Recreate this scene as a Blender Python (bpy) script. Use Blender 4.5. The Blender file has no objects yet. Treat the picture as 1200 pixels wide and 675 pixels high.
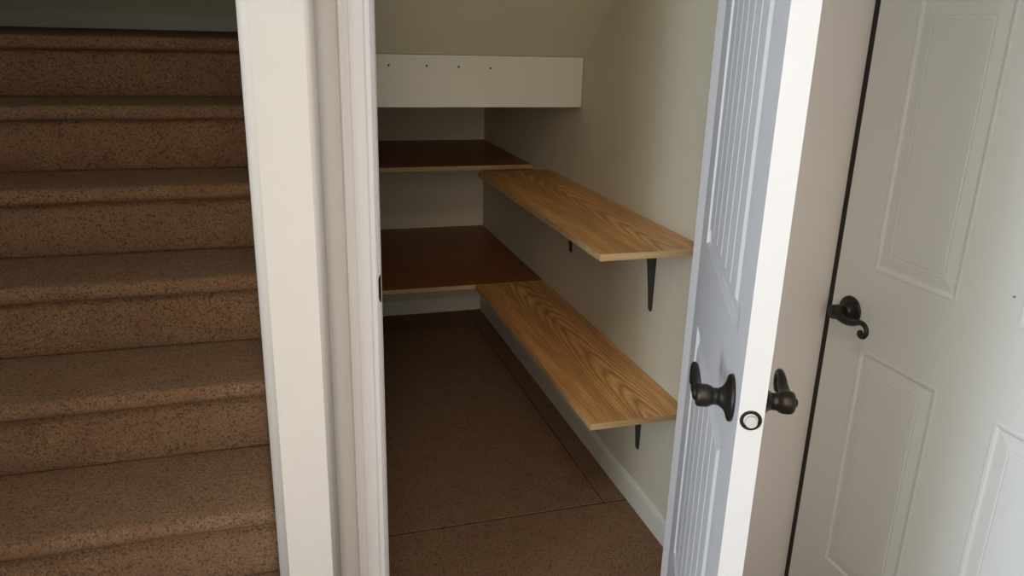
import bpy, bmesh, math, random
from mathutils import Vector, Matrix, noise

# ------------------------------------------------------------------ camera, world, lights, exposure
S = bpy.context.scene
C = S.collection
H = 1.50
cam_d = bpy.data.cameras.new('camera')
cam = bpy.data.objects.new('camera', cam_d); C.objects.link(cam); S.camera = cam
cam_d.sensor_width = 36.0; cam_d.lens = 923.03 / 1200 * 36.0; cam_d.clip_start = 0.02
RX = Vector((0.95672492, -0.28981492, 0.02616757))
DN = Vector((-0.06621934, -0.30439831, -0.95024032))
FW = Vector((0.28335919, 0.9073858, -0.3104168))
m = Matrix((RX, -DN, -FW)).transposed().to_4x4(); m.translation = (0, 0, H)
cam.matrix_world = m

w = bpy.data.worlds.new('world'); S.world = w; w.use_nodes = True
w.node_tree.nodes['Background'].inputs[0].default_value = (0.75, 0.85, 1.0, 1)
w.node_tree.nodes['Background'].inputs[1].default_value = 0.02

S.view_settings.view_transform = 'Standard'; S.view_settings.look = 'None'
S.view_settings.gamma = 1.0; S.view_settings.use_curve_mapping = False
S.view_settings.exposure = 0.1

def area(name, loc, target, sx, sy, power, col, spread=180):
    l = bpy.data.lights.new(name, 'AREA'); l.shape = 'RECTANGLE'; l.size = sx; l.size_y = sy
    l.energy = power; l.color = col; l.spread = math.radians(spread)
    o = bpy.data.objects.new(name, l); C.objects.link(o); o.location = loc
    o.rotation_euler = (Vector(target) - Vector(loc)).to_track_quat('-Z', 'Y').to_euler()
    return o
# daylight of the glazed opening on the left, plus an added fill behind the camera
area('side_window_light', (-2.5, 0.0, 1.35), (1.0, 0.75, 1.0), 0.9, 1.8, 73, (0.69, 0.82, 1.0))
area('front_window_light', (-2.5, -0.7, 1.35), (1.0, 0.75, 1.0), 0.7, 1.8, 29, (0.88, 1.0, 1.0))
area('rear_fill_light', (-0.2, -0.95, 1.65), (0.9, 2.2, 0.6), 0.8, 1.0, 2.4, (1.0, 0.86, 0.70), 62)  # unseen fill added to lift the closet, spread narrowed to spare the stairs
area('hall_ceiling_light', (0.0, -0.2, 2.5), (0.0, -0.2, 0), 0.4, 0.4, 11.5, (1.0, 0.90, 0.66))

# ------------------------------------------------------------------ materials
def nt(name):
    ma = bpy.data.materials.new(name); ma.use_nodes = True
    t = ma.node_tree; return ma, t, t.nodes, t.links, t.nodes['Principled BSDF']
def setc(n, c): n.default_value = (c[0], c[1], c[2], 1)

def paint(name, col, rough=0.5, bump=0.1, scale=140, dist=0.002, vary=0.03, spots=()):
    ma, t, N, L, B = nt(name)
    B.inputs['Roughness'].default_value = rough
    tc = N.new('ShaderNodeTexCoord')
    nz = N.new('ShaderNodeTexNoise'); nz.inputs['Scale'].default_value = scale; nz.inputs['Detail'].default_value = 3
    L.new(tc.outputs['Object'], nz.inputs['Vector'])
    bp = N.new('ShaderNodeBump'); bp.inputs['Strength'].default_value = bump; bp.inputs['Distance'].default_value = dist
    L.new(nz.outputs['Fac'], bp.inputs['Height']); L.new(bp.outputs['Normal'], B.inputs['Normal'])
    n2 = N.new('ShaderNodeTexNoise'); n2.inputs['Scale'].default_value = 5; n2.inputs['Detail'].default_value = 4
    L.new(tc.outputs['Object'], n2.inputs['Vector'])
    mx = N.new('ShaderNodeMix'); mx.data_type = 'RGBA'
    L.new(n2.outputs['Fac'], mx.inputs['Factor'])
    setc(mx.inputs[6], [c * (1 - vary) for c in col]); setc(mx.inputs[7], [min(1, c * (1 + vary)) for c in col])
    last = mx.outputs[2]
    for (p, sc, c, amt) in spots:          # worn or dirty spots with a place of their own
        mp = N.new('ShaderNodeVectorMath'); mp.operation = 'SUBTRACT'; mp.inputs[1].default_value = p
        L.new(tc.outputs['Object'], mp.inputs[0])
        dv = N.new('ShaderNodeVectorMath'); dv.operation = 'DIVIDE'; dv.inputs[1].default_value = sc
        L.new(mp.outputs[0], dv.inputs[0])
        ln = N.new('ShaderNodeVectorMath'); ln.operation = 'LENGTH'; L.new(dv.outputs[0], ln.inputs[0])
        mr = N.new('ShaderNodeMapRange'); mr.inputs[1].default_value = 0.4; mr.inputs[2].default_value = 1.0
        mr.inputs[3].default_value = amt; mr.inputs[4].default_value = 0
        L.new(ln.outputs['Value'], mr.inputs[0])
        m2 = N.new('ShaderNodeMix'); m2.data_type = 'RGBA'
        L.new(mr.outputs[0], m2.inputs['Factor']); L.new(last, m2.inputs[6]); setc(m2.inputs[7], c)
        last = m2.outputs[2]
    L.new(last, B.inputs['Base Color'])
    return ma

def carpet(name, dark, mid, lite, red):
    ma, t, N, L, B = nt(name)
    B.inputs['Roughness'].default_value = 1.0; B.inputs['Specular IOR Level'].default_value = 0.05
    try:
        B.inputs['Sheen Weight'].default_value = 0.15; B.inputs['Sheen Roughness'].default_value = 0.6
        setc(B.inputs['Sheen Tint'], (0.8, 0.7, 0.55))
    except Exception: pass
    tc = N.new('ShaderNodeTexCoord')
    a = N.new('ShaderNodeTexNoise'); a.inputs['Scale'].default_value = 260; a.inputs['Detail'].default_value = 5; a.inputs['Roughness'].default_value = 0.85
    L.new(tc.outputs['Object'], a.inputs['Vector'])
    r = N.new('ShaderNodeValToRGB'); cr = r.color_ramp
    cr.elements[0].position = 0.34; cr.elements[0].color = (*dark, 1)
    cr.elements[1].position = 0.68; cr.elements[1].color = (*lite, 1)
    e = cr.elements.new(0.5); e.color = (*mid, 1)
    L.new(a.outputs['Fac'], r.inputs['Fac'])
    b = N.new('ShaderNodeTexNoise'); b.inputs['Scale'].default_value = 13; b.inputs['Detail'].default_value = 5
    L.new(tc.outputs['Object'], b.inputs['Vector'])
    r2 = N.new('ShaderNodeMapRange'); r2.inputs[1].default_value = 0.42; r2.inputs[2].default_value = 0.7; r2.inputs[3].default_value = 0; r2.inputs[4].default_value = 0.55
    L.new(b.outputs['Fac'], r2.inputs[0])
    mx = N.new('ShaderNodeMix'); mx.data_type = 'RGBA'
    L.new(r2.outputs[0], mx.inputs['Factor']); L.new(r.outputs['Color'], mx.inputs[6]); setc(mx.inputs[7], red)
    # sparse dark flecks
    v = N.new('ShaderNodeTexVoronoi'); v.inputs['Scale'].default_value = 230
    L.new(tc.outputs['Object'], v.inputs['Vector'])
    sp = N.new('ShaderNodeSeparateColor'); L.new(v.outputs['Color'], sp.inputs[0])
    gt = N.new('ShaderNodeMath'); gt.operation = 'GREATER_THAN'; gt.inputs[1].default_value = 0.86
    L.new(sp.outputs[0], gt.inputs[0])
    ml = N.new('ShaderNodeMath'); ml.operation = 'MULTIPLY'; ml.inputs[1].default_value = 0.6; L.new(gt.outputs[0], ml.inputs[0])
    m3 = N.new('ShaderNodeMix'); m3.data_type = 'RGBA'
    L.new(ml.outputs[0], m3.inputs['Factor']); L.new(mx.outputs[2], m3.inputs[6]); setc(m3.inputs[7], dark)
    L.new(m3.outputs[2], B.inputs['Base Color'])
    bp = N.new('ShaderNodeBump'); bp.inputs['Strength'].default_value = 0.9; bp.inputs['Distance'].default_value = 0.006
    L.new(a.outputs['Fac'], bp.inputs['Height']); L.new(bp.outputs['Normal'], B.inputs['Normal'])
    return ma

def wood(name, light, dark, axis='Y', x0=0.0, zc=0.05, tilt=0.05, freq=420, rough=0.35, contrast=1.0):
    """flat-sawn grain: growth rings round a tilted axis cut by the board, giving cathedral arches"""
    ma, t, N, L, B = nt(name)
    B.inputs['Roughness'].default_value = rough
    tc = N.new('ShaderNodeTexCoord')
    sx = N.new('ShaderNodeSeparateXYZ'); L.new(tc.outputs['Object'], sx.inputs[0])
    U, V = ('X', 'Y') if axis == 'Y' else ('Y', 'X')   # V runs along the board
    def math_(op, a, b=None, c=None):
        n = N.new('ShaderNodeMath'); n.operation = op
        for i, q in enumerate((a, b, c)):
            if q is None: continue
            if isinstance(q, (int, float)): n.inputs[i].default_value = q
            else: L.new(q, n.inputs[i])
        return n.outputs[0]
    mp = N.new('ShaderNodeMapping')
    mp.inputs['Scale'].default_value = (9, 1.6, 9) if axis == 'Y' else (1.6, 9, 9)
    L.new(tc.outputs['Object'], mp.inputs['Vector'])
    wn = N.new('ShaderNodeTexNoise'); wn.inputs['Scale'].default_value = 1.0; wn.inputs['Detail'].default_value = 3
    L.new(mp.outputs[0], wn.inputs['Vector'])
    off = math_('MULTIPLY', math_('SUBTRACT', wn.outputs['Fac'], 0.5), 0.085)
    u = math_('ADD', math_('SUBTRACT', sx.outputs[U], x0), math_('MULTIPLY', off, 0.35))
    z = math_('ADD', math_('MULTIPLY_ADD', sx.outputs[V], tilt, zc), math_('MULTIPLY', off, 0.35))
    rr = math_('SQRT', math_('ADD', math_('MULTIPLY', u, u), math_('MULTIPLY', z, z)))
    ph = math_('SINE', math_('MULTIPLY', rr, freq))
    g = math_('POWER', math_('MULTIPLY_ADD', ph, 0.5, 0.5), 0.6)
    def streak(a, b, d):
        mp2 = N.new('ShaderNodeMapping')
        mp2.inputs['Scale'].default_value = (a, b, a) if axis == 'Y' else (b, a, a)
        L.new(tc.outputs['Object'], mp2.inputs['Vector'])
        fn = N.new('ShaderNodeTexNoise'); fn.inputs['Scale'].default_value = 1.0; fn.inputs['Detail'].default_value = d
        L.new(mp2.outputs[0], fn.inputs['Vector']); return fn.outputs['Fac']
    fine = streak(300, 12, 4); broad = streak(45, 3, 3)
    amp = math_('MULTIPLY', streak(22, 1.5, 2), 0.46 * contrast)
    g2 = math_('ADD', math_('ADD', math_('MULTIPLY', g, amp), math_('MULTIPLY', fine, 0.45)), math_('MULTIPLY', broad, 0.35))
    r = N.new('ShaderNodeValToRGB'); cr = r.color_ramp
    cr.elements[0].position = 0.38; cr.elements[0].color = (*dark, 1)
    cr.elements[1].position = 0.76; cr.elements[1].color = (*light, 1)
    L.new(g2, r.inputs['Fac']); L.new(r.outputs['Color'], B.inputs['Base Color'])
    return ma

def metal(name, col, rough, met=1.0):
    ma, t, N, L, B = nt(name)
    setc(B.inputs['Base Color'], col); B.inputs['Roughness'].default_value = rough; B.inputs['Metallic'].default_value = met
    tc = N.new('ShaderNodeTexCoord'); nz = N.new('ShaderNodeTexNoise'); nz.inputs['Scale'].default_value = 60
    L.new(tc.outputs['Object'], nz.inputs['Vector'])
    mr = N.new('ShaderNodeMapRange'); mr.inputs[3].default_value = rough * 0.8; mr.inputs[4].default_value = min(1, rough * 1.3)
    L.new(nz.outputs['Fac'], mr.inputs[0]); L.new(mr.outputs[0], B.inputs['Roughness'])
    return ma

M = dict(
    wall=paint('closet_wall_paint', (0.65, 0.595, 0.46), 0.75, 0.25, 110, 0.0025),
    hall=paint('hall_wall_paint', (0.70, 0.655, 0.60), 0.7, 0.22, 90, 0.003),
    pale=paint('pale_wall_paint', (0.66, 0.63, 0.61), 0.6, 0.08, 120, 0.002),
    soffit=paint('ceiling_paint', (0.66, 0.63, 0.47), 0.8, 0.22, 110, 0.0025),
    trim=paint('trim_paint', (0.72, 0.69, 0.69), 0.4, 0.05, 60, 0.001),
    board=paint('header_paint', (0.70, 0.67, 0.58), 0.5, 0.08, 60, 0.001),
    base=paint('baseboard_paint', (0.72, 0.70, 0.62), 0.5, 0.08, 60, 0.001, 0.05),
    door=paint('closet_door_paint', (0.62, 0.62, 0.63), 0.42, 0.04, 50, 0.001, 0.02,
               spots=[((-0.655, -0.0, 1.10), (0.012, 0.02, 0.03), (0.42, 0.33, 0.28), 0.5),
                      ((-0.75, 0.030, 1.02), (0.02, 0.012, 0.05), (0.66, 0.45, 0.30), 0.35),
                      ((-0.75, 0.033, 1.09), (0.02, 0.006, 0.10), (0.60, 0.45, 0.30), 0.3)]),
    entry=paint('entry_door_paint', (0.68, 0.69, 0.67), 0.42, 0.05, 40, 0.001, 0.02,
                spots=[((0, -0.46, 1.055), (0.03, 0.004, 0.003), (0.08, 0.07, 0.06), 0.9),
                       ((0, -0.535, 1.43), (0.03, 0.009, 0.003), (0.20, 0.18, 0.16), 0.8)]),
    carpet=carpet('brown_carpet', (0.075, 0.038, 0.020), (0.295, 0.162, 0.088), (0.54, 0.345, 0.20), (0.25, 0.12, 0.070)),
    bronze=metal('oil_rubbed_bronze', (0.035, 0.03, 0.026), 0.38, 0.75),
    black=metal('bracket_black_metal', (0.055, 0.052, 0.045), 0.5, 0.4),
    bolt=metal('pale_latch_metal', (0.62, 0.62, 0.62), 0.35, 0.3),
    seal=paint('brown_weatherstrip', (0.018, 0.012, 0.009), 0.8, 0.1),
    seamshade=paint('seam_shade', (0.055, 0.034, 0.02), 1.0, 0.5, 300),  # shade of the seam slots, put into a strip's colour
    nail=paint('nail_hole_dark', (0.03, 0.025, 0.02), 0.9, 0.0),
    oak=wood('oak_grain', (0.84, 0.46, 0.155), (0.34, 0.145, 0.040), 'Y', x0=0.045, zc=0.075, tilt=0.062, freq=820),
    oak2=wood('oak_grain_lower', (0.92, 0.50, 0.185), (0.38, 0.165, 0.050), 'Y', x0=0.035, zc=0.08, tilt=0.066, freq=760),
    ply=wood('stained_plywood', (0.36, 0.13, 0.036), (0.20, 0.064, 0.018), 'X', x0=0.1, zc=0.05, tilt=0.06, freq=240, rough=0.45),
    edge=wood('raw_board_edge', (0.55, 0.38, 0.20), (0.36, 0.22, 0.10), 'X', x0=0.1, zc=0.05, tilt=0.06, freq=500, rough=0.7),
)

# ------------------------------------------------------------------ helpers
def mesh(name, bm, mat, parent=None, smooth=False, loc=None):
    me = bpy.data.meshes.new(name)
    bmesh.ops.recalc_face_normals(bm, faces=bm.faces)
    bm.to_mesh(me); bm.free()
    for q in (mat if isinstance(mat, (list, tuple)) else [mat]): me.materials.append(q)
    if smooth:
        for p in me.polygons: p.use_smooth = True
    o = bpy.data.objects.new(name, me); C.objects.link(o)
    if parent: o.parent = parent
    if loc: o.location = loc
    return o
def add_box(bm, x0, x1, y0, y1, z0, z1, bev=0.0, seg=2, mi=0):
    b = bmesh.new()
    r = bmesh.ops.create_cube(b, size=1)
    for v in b.verts:
        v.co = Vector(((x0 + x1) / 2 + v.co.x * (x1 - x0), (y0 + y1) / 2 + v.co.y * (y1 - y0), (z0 + z1) / 2 + v.co.z * (z1 - z0)))
    if bev: bmesh.ops.bevel(b, geom=list(b.edges), offset=bev, segments=seg, affect='EDGES', profile=0.5)
    for f in b.faces: f.material_index = mi
    tmp = bpy.data.meshes.new('t'); b.to_mesh(tmp); b.free(); bm.from_mesh(tmp); bpy.data.meshes.remove(tmp)
def box(name, x0, x1, y0, y1, z0, z1, mat, bev=0.0, parent=None):
    bm = bmesh.new(); add_box(bm, x0, x1, y0, y1, z0, z1, bev); return mesh(name, bm, mat, parent)
def struct(o, label, cat):
    o['kind'] = 'structure'; o['label'] = label; o['category'] = cat; return o
def thing(o, label, cat, group=None):
    o['label'] = label; o['category'] = cat
    if group: o['group'] = group
    return o
def empty(name, loc, rz=0.0):
    o = bpy.data.objects.new(name, None); C.objects.link(o); o.location = loc; o.rotation_euler = (0, 0, rz)
    o.empty_display_size = 0.05; return o
def add_extrude(bm, prof, axis, a0, a1, closed=True):
    """prof: 2-D points; axis 'X' -> (y,z) profile, 'Z' -> (x,y) profile, 'Y' -> (x,z)"""
    def P(p, a): return {'X': (a, p[0], p[1]), 'Y': (p[0], a, p[1]), 'Z': (p[0], p[1], a)}[axis]
    A = [bm.verts.new(P(p, a0)) for p in prof]; B = [bm.verts.new(P(p, a1)) for p in prof]
    n = len(prof)
    for i in range(n): bm.faces.new((A[i], A[(i + 1) % n], B[(i + 1) % n], B[i]))
    bm.faces.new(A); bm.faces.new(B)
def add_lathe(bm, prof, org, ax, seg=40):
    """prof: (distance along axis, radius)"""
    ax = Vector(ax).normalized(); u = ax.orthogonal().normalized(); v = ax.cross(u); org = Vector(org)
    rings = []
    for (d, r) in prof:
        rings.append([bm.verts.new(org + ax * d + (u * math.cos(2 * math.pi * k / seg) + v * math.sin(2 * math.pi * k / seg)) * max(r, 1e-4)) for k in range(seg)])
    for a, b in zip(rings, rings[1:]):
        for k in range(seg): bm.faces.new((a[k], a[(k + 1) % seg], b[(k + 1) % seg], b[k]))
    bm.faces.new(rings[0]); bm.faces.new(rings[-1])
def catmull(pts, n=8):
    out = []
    P = [pts[0]] + list(pts) + [pts[-1]]
    for i in range(1, len(P) - 2):
        for k in range(n):
            t = k / n
            out.append(tuple(0.5 * (2 * b + (c - a) * t + (2 * a - 5 * b + 4 * c - d) * t * t + (3 * b - a - 3 * c + d) * t ** 3)
                             for a, b, c, d in zip(P[i - 1], P[i], P[i + 1], P[i + 2])))
    out.append(tuple(pts[-1])); return out
def add_tube(bm, pts, seg=14, flat=1.0, side=(0, 1, 0)):
    """pts: (x,y,z,r); flat squashes the section along `side`"""
    side = Vector(side); rings = []
    for i, p in enumerate(pts):
        a = Vector(pts[max(i - 1, 0)][:3]); b = Vector(pts[min(i + 1, len(pts) - 1)][:3])
        t = (b - a).normalized(); u = side; v = t.cross(u).normalized(); c = Vector(p[:3])
        rings.append([bm.verts.new(c + (u * math.cos(2 * math.pi * k / seg) * flat + v * math.sin(2 * math.pi * k / seg)) * p[3]) for k in range(seg)])
    for a, b in zip(rings, rings[1:]):
        for k in range(seg): bm.faces.new((a[k], a[(k + 1) % seg], b[(k + 1) % seg], b[k]))
    bm.faces.new(rings[0]); bm.faces.new(rings[-1])

# ------------------------------------------------------------------ the shell
XL, XR, YB, YF = 0.094, 1.092, 4.07, 1.50       # inside of the closet, its front wall's face
XO0, XO1, WT = 0.194, 0.948, 0.10               # opening jambs, wall thickness
XD = 1.27                                       # plane of the entry door
RI, TR = 0.1827, 0.2311                         # riser and tread of the stair
LZ = 8 * RI - 0.006                                     # landing height

# floor: carpet laid in three pieces with pressed seams
bm = bmesh.new()
add_box(bm, -2.7, 1.4, -2.4, YF + 0.05, -0.06, 0.0)
add_box(bm, XL - 0.05, 1.3, YF + 0.051, 2.092, -0.06, 0.0, 0.0015, 1)
add_box(bm, XL - 0.05, 0.9985, 2.099, YB + 0.05, -0.06, 0.0, 0.002, 1)
add_box(bm, 1.003, 1.3, 2.099, YB + 0.05, -0.06, 0.0, 0.002, 1)
add_box(bm, -2.7, 1.4, -2.4, YB + 0.6, -0.12, -0.0585)
fl = mesh('floor', bm, M['carpet'])
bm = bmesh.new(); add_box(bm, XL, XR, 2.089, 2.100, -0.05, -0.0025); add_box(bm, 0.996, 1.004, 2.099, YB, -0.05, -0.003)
mesh('seam', bm, M['seamshade'], fl)  # strips added in the slots, coloured dark as their shade
struct(fl, 'brown speckled carpet floor of the closet with a seam across it', 'floor')

# wall between stair and closet, ending in the rounded pillar face
def rrect(x0, x1, y0, y1, r, corners, n=8):
    out = []
    cs = [(x0, y0, math.pi), (x1, y0, 1.5 * math.pi), (x1, y1, 0), (x0, y1, 0.5 * math.pi)]
    sg = [(1, 1), (-1, 1), (-1, -1), (1, -1)]
    for i, ((cx, cy, a0), (sx, sy)) in enumerate(zip(cs, sg)):
        if i in corners:
            for k in range(n + 1):
                a = a0 + k / n * math.pi / 2
                out.append((cx + sx * r + r * math.cos(a), cy + sy * r + r * math.sin(a)))
        else: out.append((cx, cy))
    return out
bm = bmesh.new()
add_extrude(bm, rrect(-0.0365, 0.0880, 1.42, 2.70, 0.019, (0, 1)), 'Z', 0, 3.9)
add_box(bm, -0.0365, XL, 2.70, YB, 0, 1.26)
o = mesh('wall_left', bm, M['hall'], smooth=False)
for p in o.data.polygons: p.use_smooth = abs(p.normal.x) < 0.999 and abs(p.normal.y) < 0.999
struct(o, 'cream textured wall end with rounded corners between the stairs and the closet', 'wall')

# closet front wall with the door opening
bm = bmesh.new()
add_box(bm, 0.0875, XO0 - 0.018, YF, YF + WT, 0, 2.6)
add_box(bm, XO1 + 0.018, XD + 0.12, YF, YF + WT, 0, 2.6)
add_box(bm, XO0 - 0.018, XO1 + 0.018, YF, YF + WT, 2.07, 2.6)
struct(mesh('wall_front', bm, M['pale']), 'pale painted closet front wall behind the open closet door', 'wall')
struct(box('wall_right', XR, XR + 0.11, YF + WT, YB + 0.1, 0, 2.6, M['wall']), 'beige textured right wall inside the closet', 'wall')
struct(box('wall_back', -0.03, XR, YB, YB + 0.1, 0, 1.29, M['wall']), 'dark beige back wall at the far end of the closet', 'wall')
# closet ceiling: slope under the upper flight, flat under the landing
bm = bmesh.new()
sl = RI / TR
ya, za = 2.71, 1.418
yb = YF + WT; zb = za + (ya - yb) * sl
add_extrude(bm, [(ya, za), (yb, zb), (yb, zb + 0.1), (ya + 0.1, za + 0.03)], 'X', XL, XR)
struct(mesh('ceiling_slope', bm, M['soffit']), 'sloping underside of the upper stair flight over the closet', 'ceiling')
struct(box('ceiling_landing', XL, XR, 2.745, YB, 1.262, 1.29, M['soffit']), 'low ceiling under the landing at the back of the closet', 'ceiling')
# header board with four nail holes
hb = box('trim_header', XL, XR - 0.002, ya, ya + 0.035, 1.243, 1.417, M['board'], 0.003)
struct(hb, 'white painted header board across the closet with four small nail holes', 'trim')
HX = []
def px_on_plane_y(x, y, Y):
    d = RX * ((x - 600) / 923.03) + DN * ((y - 337.5) / 923.03) + FW
    t = Y / d.y; return d * t + Vector((0, 0, H))
for (x, y) in ((455.5, 76.5), (500, 77), (537.5, 78.5), (575, 80)):
    p = px_on_plane_y(x, y, ya)
    bm = bmesh.new(); add_lathe(bm, [(-0.004, 0.0028), (0.0006, 0.0036), (0.001, 0.002)], (p.x, ya + 0.0004, p.z), (0, -1, 0), 12)
    mesh('nail_hole', bm, M['nail'], hb)

# baseboards
def base_prof(h, t): return [(0, 0), (t, 0), (t, h - 0.018), (t * 0.75, h - 0.008), (t * 0.35, h), (0, h)]
bm = bmesh.new(); add_extrude(bm, [(XR - a, b) for a, b in base_prof(0.088, 0.012)], 'Y', YF + WT, YB)
struct(mesh('baseboard_right', bm, M['base']), 'white baseboard along the right closet wall under the shelves', 'baseboard')
bm = bmesh.new(); add_extrude(bm, [(YB - a, b) for a, b in base_prof(0.078, 0.012)], 'X', XL, XR - 0.012)
struct(mesh('baseboard_back', bm, M['base']), 'white baseboard at the back closet wall under the low shelf', 'baseboard')

# ------------------------------------------------------------------ staircase
LW = -1.20                                     # left wall of the stair
stair = empty('staircase', (0, 0, 0))
thing(stair, 'brown carpeted straight staircase rising to a landing left of the pillar', 'stairs')
YL = 4.50
def step(k):
    y0 = 1.749 - TR * (4 - k); zt = RI * k - (0.006 if k == 8 else 0); zb_ = RI * (k - 1)
    y1 = YL if k == 8 else y0 + TR
    nz = 0.024; rr = 0.017
    pts = [(y0 + 0.005, zb_ + 0.0002), (y0 + 0.003, zb_ + 0.004), (y0 - 0.001, zb_ + 0.010), (y0 - 0.002, zb_ + 0.05), (y0 - 0.002, zt - 0.052), (y0 + 0.001, zt - 0.046), (y0 - 0.006, zt - 0.0425), (y0 - 0.016, zt - 0.041)]
    for i in range(9):
        a = -math.pi / 2 - i / 8 * math.pi / 2 * 1.9
        pts.append((y0 - nz - 0.002 + rr * (0.1 + 0.9 * math.cos(a)), zt - 0.0205 + 0.0195 * math.sin(a)))
    pts += [(y0 - nz + 0.02, zt - 0.0005)]
    n = 8 if k < 8 else 24
    for i in range(1, n): pts.append((y0 - nz + 0.02 + (y1 - y0 + nz - 0.022) * i / n, zt))
    e_ = 0.014 if k < 8 else -0.0005
    pts += [(y1 + e_ - 0.008, zt), (y1 + e_, zt - 0.002), (y1 + e_, zb_ + 0.004)]
    bm = bmesh.new(); nx = 60; x0, x1 = LW, -0.0372
    rows = []
    for j in range(nx + 1):
        x = x0 + (x1 - x0) * j / nx; row = []
        for i, (y, z) in enumerate(pts):
            wv = noise.noise(Vector((x * 3.0, y * 9 + k * 3.7, z * 9))) * 0.0035
            wy = noise.noise(Vector((x * 2.2 + 9, k * 5.1, z * 6))) * 0.005
            front = i < len(pts) - 3
            row.append(bm.verts.new((x, y + (wy if (front and y < y0 + 0.01) else 0), z + (wv if z > zb_ + 0.03 and front and y < y1 - 0.03 else 0))))
        rows.append(row)
    for a, b in zip(rows, rows[1:]):
        for i in range(len(pts)):
            i2 = (i + 1) % len(pts); bm.faces.new((a[i], b[i], b[i2], a[i2]))
    bm.faces.new(rows[0]); bm.faces.new(rows[-1])
    o = mesh('step', bm, M['carpet'], stair, smooth=False)
    for p in o.data.polygons: p.use_smooth = abs(p.normal.x) < 0.9
    return o
for k in range(1, 9): step(k)
# walls of the stairwell
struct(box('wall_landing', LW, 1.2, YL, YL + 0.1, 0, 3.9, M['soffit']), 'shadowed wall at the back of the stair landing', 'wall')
struct(box('baseboard_landing', LW, XL, YL - 0.013, YL - 0.0005, LZ + 0.001, LZ + 0.078, M['base'], 0.003), 'pale baseboard at the back of the stair landing', 'baseboard')
struct(box('wall_stair_left', LW - 0.1, LW - 0.001, 0.70, YL + 0.1, 0, 3.9, M['hall']), 'wall on the left side of the carpeted stairs', 'wall')
# hall behind and around the camera
struct(box('wall_hall_left', -2.7, -2.6, -2.3, 0.80, 0, 2.6, M['hall']), 'left wall of the hall behind the viewer', 'wall')
struct(box('wall_hall_end', -2.6, LW - 0.101, 0.70, 0.80, 0, 2.6, M['hall']), 'hall wall beside the foot of the stairs', 'wall')
struct(box('wall_hall_rear', -2.7, 1.4, -2.4, -2.3, 0, 2.6, M['hall']), 'rear wall of the hall behind the viewer', 'wall')
bm = bmesh.new(); add_box(bm, -2.7, 1.4, -2.4, YF + 0.0, 2.6, 2.7)
struct(mesh('ceiling_hall', bm, M['hall']), 'flat ceiling of the hall', 'ceiling')
struct(box('ceiling_stairwell', LW - 0.1, 1.3, YF - 0.1, YL + 0.1, 3.9, 4.0, M['hall']), 'high ceiling over the stairs', 'ceiling')

# ------------------------------------------------------------------ closet door frame
def casing_prof(w=0.060):
    # (across from the inner edge, thickness)
    return [(0, 0), (0, 0.009), (0.004, 0.0115), (0.012, 0.0125), (0.016, 0.0145), (0.024, 0.0155), (0.034, 0.0150),
            (0.040, 0.0150), (0.043, 0.0170), (0.052, 0.0175), (w - 0.002, 0.0165), (w, 0.014), (w, 0)]
bm = bmesh.new()
xi, xo = XO0 - 0.005, XO1 + 0.005
add_extrude(bm, [(xi - a, YF - b) for a, b in casing_prof()], 'Z', 0, 2.075)
add_extrude(bm, [(xo + a, YF - b) for a, b in casing_prof()], 'Z', 0, 2.075)
add_extrude(bm, [(YF - b, 2.075 + a) for a, b in casing_prof()], 'X', xi - 0.06, xo + 0.06)
cas = mesh('trim_casing', bm, M['trim'])
struct(cas, 'white moulded casing and jamb around the closet opening', 'trim')
bm = bmesh.new()
for (a, b, s) in ((XO0 - 0.0178, XO0, 1), (XO1, XO1 + 0.0178, -1)):
    add_box(bm, a, b, YF - 0.0005, YF + WT + 0.001, 0, 2.069, 0.0012, 2)
    x_ = XO0 if s > 0 else XO1
    add_box(bm, min(x_, x_ + s * 0.009), max(x_, x_ + s * 0.009), YF + 0.045, YF + 0.075, 0, 2.05, 0.002, 2)
add_box(bm, XO0, XO1, YF - 0.0005, YF + WT + 0.001, 2.051, 2.069)
mesh('jamb', bm, M['trim'], cas)
# strike plate with a curved lip round the jamb edge
bm = bmesh.new()
zc, hh = 1.005, 0.028
n = 14; rows = []
for i in range(n + 1):
    a = -1 + 2 * i / n; z = zc + hh * a; ww = math.sqrt(max(0, 1 - a * a * 0.96))
    # wraps from the jamb's inner face round its edge
    path = [(XO0 + 0.0012, YF + 0.024), (XO0 + 0.0012, YF - 0.001), (XO0 + 0.0006, YF - 0.0016 - 0.0004 * ww), (XO0 - 0.0052 * ww, YF - 0.0024)]
    rows.append([bm.verts.new((x, y, z)) for x, y in path])
for a, b in zip(rows, rows[1:]):
    for i in range(3): bm.faces.new((a[i], a[i + 1], b[i + 1], b[i]))
r = bmesh.ops.solidify(bm, geom=list(bm.faces), thickness=0.0012)
mesh('strike_plate', bm, M['bronze'], cas)

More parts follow.
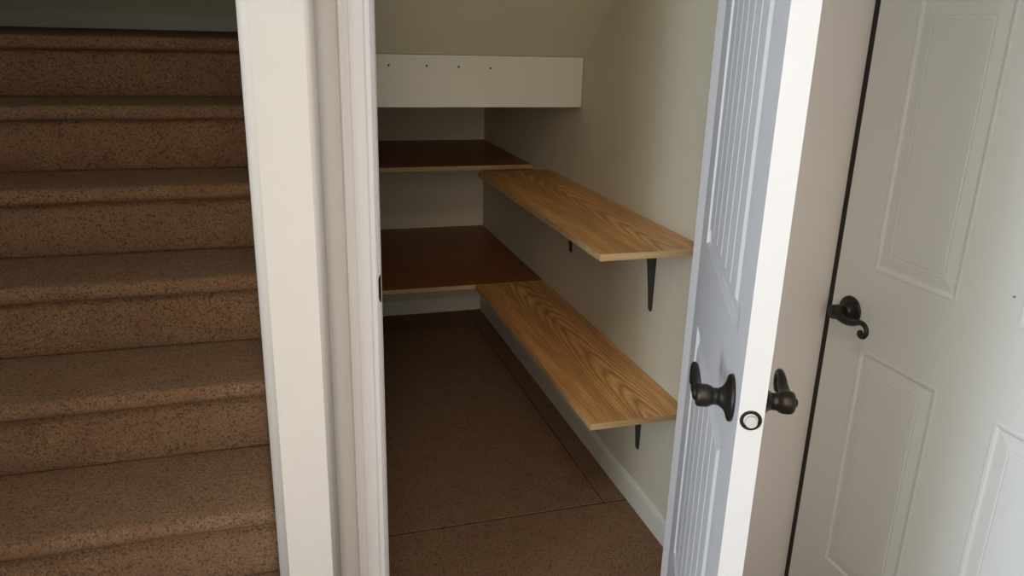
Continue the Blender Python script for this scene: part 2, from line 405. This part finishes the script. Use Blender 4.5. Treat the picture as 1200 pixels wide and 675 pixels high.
# ------------------------------------------------------------------ doors
def add_face_grid(bm, T, U, V, panels, rings, grooves):
    """T maps (u, v, depth) to 3-D. Flat stiles and rails cut at the panels, every panel a nest of rings."""
    us = sorted(set([0, U] + [p[0] for p in panels] + [p[1] for p in panels]))
    vs = sorted(set([0, V] + [p[2] for p in panels] + [p[3] for p in panels]))
    for a, b in zip(us, us[1:]):
        for c, d in zip(vs, vs[1:]):
            cu, cv = (a + b) / 2, (c + d) / 2
            if any(p[0] < cu < p[1] and p[2] < cv < p[3] for p in panels): continue
            bm.faces.new([bm.verts.new(T(*q)) for q in ((a, c, 0), (b, c, 0), (b, d, 0), (a, d, 0))])
    for (u0, u1, v0, v1) in panels:
        prev = None
        for (ins, dep) in rings:
            cur = [bm.verts.new(T(u, v, dep)) for u, v in ((u0 + ins, v0 + ins), (u1 - ins, v0 + ins), (u1 - ins, v1 - ins), (u0 + ins, v1 - ins))]
            if prev:
                for k in range(4): bm.faces.new((prev[k], prev[(k + 1) % 4], cur[(k + 1) % 4], cur[k]))
            prev = cur
        ins, dep = rings[-1]
        a, b, c, d = u0 + ins, u1 - ins, v0 + ins, v1 - ins
        if not grooves: bm.faces.new(prev); continue
        gw, gd = 0.0045, 0.0035
        xs = [(a, dep)]
        for g in grooves:
            xs += [(g - gw, dep), (g, dep - gd), (g + gw, dep)]
        xs.append((b, dep))
        lo = [bm.verts.new(T(x, c, q)) for x, q in xs]; hi = [bm.verts.new(T(x, d, q)) for x, q in xs]
        for k in range(len(xs) - 1): bm.faces.new((lo[k], lo[k + 1], hi[k + 1], hi[k]))
        for k in range(1, len(xs) - 1, 3):
            bm.faces.new((lo[k], lo[k + 1], lo[k + 2])); bm.faces.new((hi[k], hi[k + 1], hi[k + 2]))

def lever_set(parent, base, nrm, u, matm, mirror=1):
    """rosette, neck and scroll lever; nrm points out of the door, u runs along the lever"""
    base = Vector(base); nrm = Vector(nrm); u = Vector(u); up = Vector((0, 0, 1))
    root = empty('lever_handle', (0, 0, 0)); root.parent = parent
    bm = bmesh.new()
    add_lathe(bm, [(0.0, 0.0340), (0.002, 0.0350), (0.005, 0.0345), (0.0065, 0.0320), (0.0085, 0.0250), (0.012, 0.0185), (0.016, 0.0150), (0.019, 0.0135), (0.020, 0.0120)],
              base, nrm, 48)
    mesh('rosette', bm, matm, root, smooth=True)
    bm = bmesh.new()
    add_lathe(bm, [(0.017, 0.0128), (0.025, 0.0125), (0.0285, 0.0130), (0.032, 0.0155), (0.036, 0.0168), (0.046, 0.0170), (0.050, 0.0160), (0.052, 0.0135), (0.0525, 0.006)],
              base, nrm, 36)
    mesh('neck', bm, matm, root, smooth=True)
    pts = [(0.000, 0.000, 0.0105), (0.020, -0.003, 0.0098), (0.042, -0.006, 0.0088), (0.064, -0.003, 0.0080), (0.082, 0.004, 0.0068),
           (0.096, 0.006, 0.0056), (0.107, 0.000, 0.0054), (0.1105, -0.011, 0.0054), (0.105, -0.021, 0.0056), (0.096, -0.0225, 0.0062), (0.0925, -0.0165, 0.0066), (0.0955, -0.0125, 0.004)]
    pts = catmull(pts, 6)
    P3 = []
    for (a, b, r) in pts:
        q = base + nrm * 0.0475 + u * a + up * b
        P3.append((q.x, q.y, q.z, r))
    bm = bmesh.new(); add_tube(bm, P3, 14, 1.0, tuple(nrm))
    mesh('lever', bm, matm, root, smooth=True)
    return root

# closet door: hinge line at the right jamb, standing open about 64 degrees
DW, DT, DH = 0.750, 0.035, 2.03
th = math.radians(25.6)
# local frame: -X runs from hinge to latch, +Y is the inner face's normal, z up; origin at the inner face's hinge edge
h1 = Vector((XO1 - DT * math.cos(th), YF + DT * math.sin(th), 0))
rings = [(0, 0), (0.003, -0.0065), (0.006, -0.0078), (0.026, -0.0075), (0.039, -0.0006), (0.041, -0.0002)]
zp = [(0.107, 0.628, 0.300, 0.887), (0.107, 0.628, 1.074, 1.900)]
gr = [0.219, 0.296, 0.371, 0.446, 0.522]
def quad(bm, pts): bm.faces.new([bm.verts.new(p) for p in pts])
def slab(TF, TB, W_, H_, panels, rings, gr, t0, t1):
    bm = bmesh.new()
    add_face_grid(bm, TF, W_, H_, panels, rings, gr)
    add_face_grid(bm, TB, W_, H_, panels, rings, gr)
    for u in (0, W_): quad(bm, [TF(u, 0, 0), TB(u, 0, 0), TB(u, H_, 0), TF(u, H_, 0)])
    for v in (0, H_): quad(bm, [TF(0, v, 0), TB(0, v, 0), TB(W_, v, 0), TF(W_, v, 0)])
    return bm
bm = slab(lambda u, v, d: (-u, d, v), lambda u, v, d: (-u, -DT - d, v), DW, DH, zp, rings, gr, 0, 0)
door = mesh('door_1', bm, M['door'])
door.location = (h1.x, h1.y, 0.012); door.rotation_euler = (0, 0, math.pi / 2 - th)
struct(door, 'white plank-panelled closet door standing open at the right of the opening', 'door')
LH = 1.0 - 0.012
lever_set(door, (-0.682, 0, LH), (0, 1, 0), (1, 0, 0), M['bronze'])
lever_set(door, (-0.682, -DT, LH), (0, -1, 0), (1, 0, 0), M['bronze'])
bm = bmesh.new()   # round collar and bolt on the latch edge
add_lathe(bm, [(-0.006, 0.0148), (0.0010, 0.0148), (0.0016, 0.0142), (0.0008, 0.0100), (-0.005, 0.0095)], (-DW, -DT / 2, LH), (-1, 0, 0), 36)
lc = mesh('latch_collar', bm, M['bronze'], door, smooth=True)
bm = bmesh.new()
add_lathe(bm, [(-0.006, 0.0082), (0.0075, 0.0082), (0.0085, 0.0074)], (-DW, -DT / 2, LH), (-1, 0, 0), 32)
mesh('latch_bolt', bm, M['bolt'], door)

# entry door in the right wall, shut, with its weatherstrip
ED0, EW = 1.483, 0.815
def TF(u, v, d): return (-d, -u, v)
def TB(u, v, d): return (0.044 + d, -u, v)
ep = []
for (a, b) in ((0.112, 0.343), (0.478, 0.709)):
    ep += [(a, b, 0.243, 0.817), (a, b, 1.002, 1.580), (a, b, 1.690, 1.890)]
er = [(0, 0), (0.004, 0.0008), (0.009, 0.0), (0.013, -0.0022), (0.018, -0.0024), (0.040, -0.0002), (0.043, -0.0008), (0.046, 0.0)]
bm = slab(TF, TB, EW, 2.03, ep, er, None, 0, 0)
ed = mesh('door_2', bm, M['entry']); ed.location = (XD, ED0, 0.012)
struct(ed, 'pale grey six-panel entry door in the wall at the far right', 'door')
ld = lever_set(ed, (0, -0.064, 0.902 - 0.012), (-1, 0, 0), (0, -1, 0), M['bronze'])
bm = bmesh.new()
add_box(bm, -0.0005, 0.030, 0.0006, 0.0168, 0, 2.05, 0.002, 2)
mesh('weatherstrip', bm, M['seal'], ed)
# right hall wall round the entry door
bm = bmesh.new()
add_box(bm, XD, XD + 0.12, -2.3, ED0 - EW - 0.004, 0, 2.6)
add_box(bm, XD, XD + 0.12, ED0 - EW - 0.004, YF, 2.06, 2.6)
add_box(bm, XD + 0.050, XD + 0.12, ED0 - EW - 0.004, YF, 0, 2.06)
struct(mesh('wall_hall_right', bm, M['hall']), 'right wall of the hall that holds the grey entry door', 'wall')

# ------------------------------------------------------------------ shelves
def bracket(parent, y, zt, arm=0.235, drop=0.257):
    """stamped steel bracket: two strips with a tapering rib between"""
    bm = bmesh.new(); t = 0.0022; w = 0.009
    # wall strip, shelf strip
    add_extrude(bm, [(y - w, zt), (y + w, zt), (y + 0.006, zt - drop + 0.006), (y, zt - drop), (y - 0.006, zt - drop + 0.006)], 'X', XR - t, XR - 0.0003)
    add_box(bm, XR - arm, XR - 0.0004, y - w, y + w, zt - t, zt - 0.0003, 0.0008, 1)
    rib = [(XR - t, zt - t), (XR - arm + 0.01, zt - t), (XR - arm + 0.012, zt - 0.006), (XR - 0.12, zt - 0.016), (XR - 0.060, zt - 0.032),
           (XR - 0.034, zt - 0.065), (XR - 0.025, zt - 0.100), (XR - 0.0155, zt - 0.180), (XR - 0.0095, zt - drop + 0.010), (XR - 0.006, zt - drop + 0.002), (XR - t, zt - drop)]
    add_extrude(bm, rib, 'Y', y - 0.004, y + 0.004)
    return mesh('bracket', bm, M['black'], parent)
def shelf(x0, x1, y0, y1, zt, mat, label, group, grainx, brackets=(), th_=0.019):
    root = empty('shelf', ((x0 + x1) / 2, (y0 + y1) / 2, zt - th_))
    b = bmesh.new(); add_box(b, x0 - root.location.x, x1 - root.location.x, y0 - root.location.y, y1 - root.location.y, 0, th_, 0.0012, 2)
    b.faces.ensure_lookup_table(); b.normal_update()
    for f in b.faces: f.material_index = 0 if abs(f.normal.z) > 0.9 else 1
    mesh('board', b, [mat, M['edge']], root)
    for y in brackets:
        br = bracket(root, y, zt - th_); br.location = -root.location
    return thing(root, label, 'shelf', group)
G = 'wooden shelves in the closet'
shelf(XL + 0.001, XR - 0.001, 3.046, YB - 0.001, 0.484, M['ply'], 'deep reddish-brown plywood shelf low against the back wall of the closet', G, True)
shelf(0.790, XR - 0.001, 1.775, 3.045, 0.484, M['oak2'], 'long narrow oak-grain shelf board low on the right closet wall', G, False, (2.062, 2.738))
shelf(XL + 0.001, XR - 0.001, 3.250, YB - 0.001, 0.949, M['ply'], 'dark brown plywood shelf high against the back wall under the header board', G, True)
shelf(0.787, XR - 0.001, 1.775, 3.012, 0.966, M['oak'], 'narrow oak-grain shelf board high on the right closet wall', G, False, (2.055, 2.738))
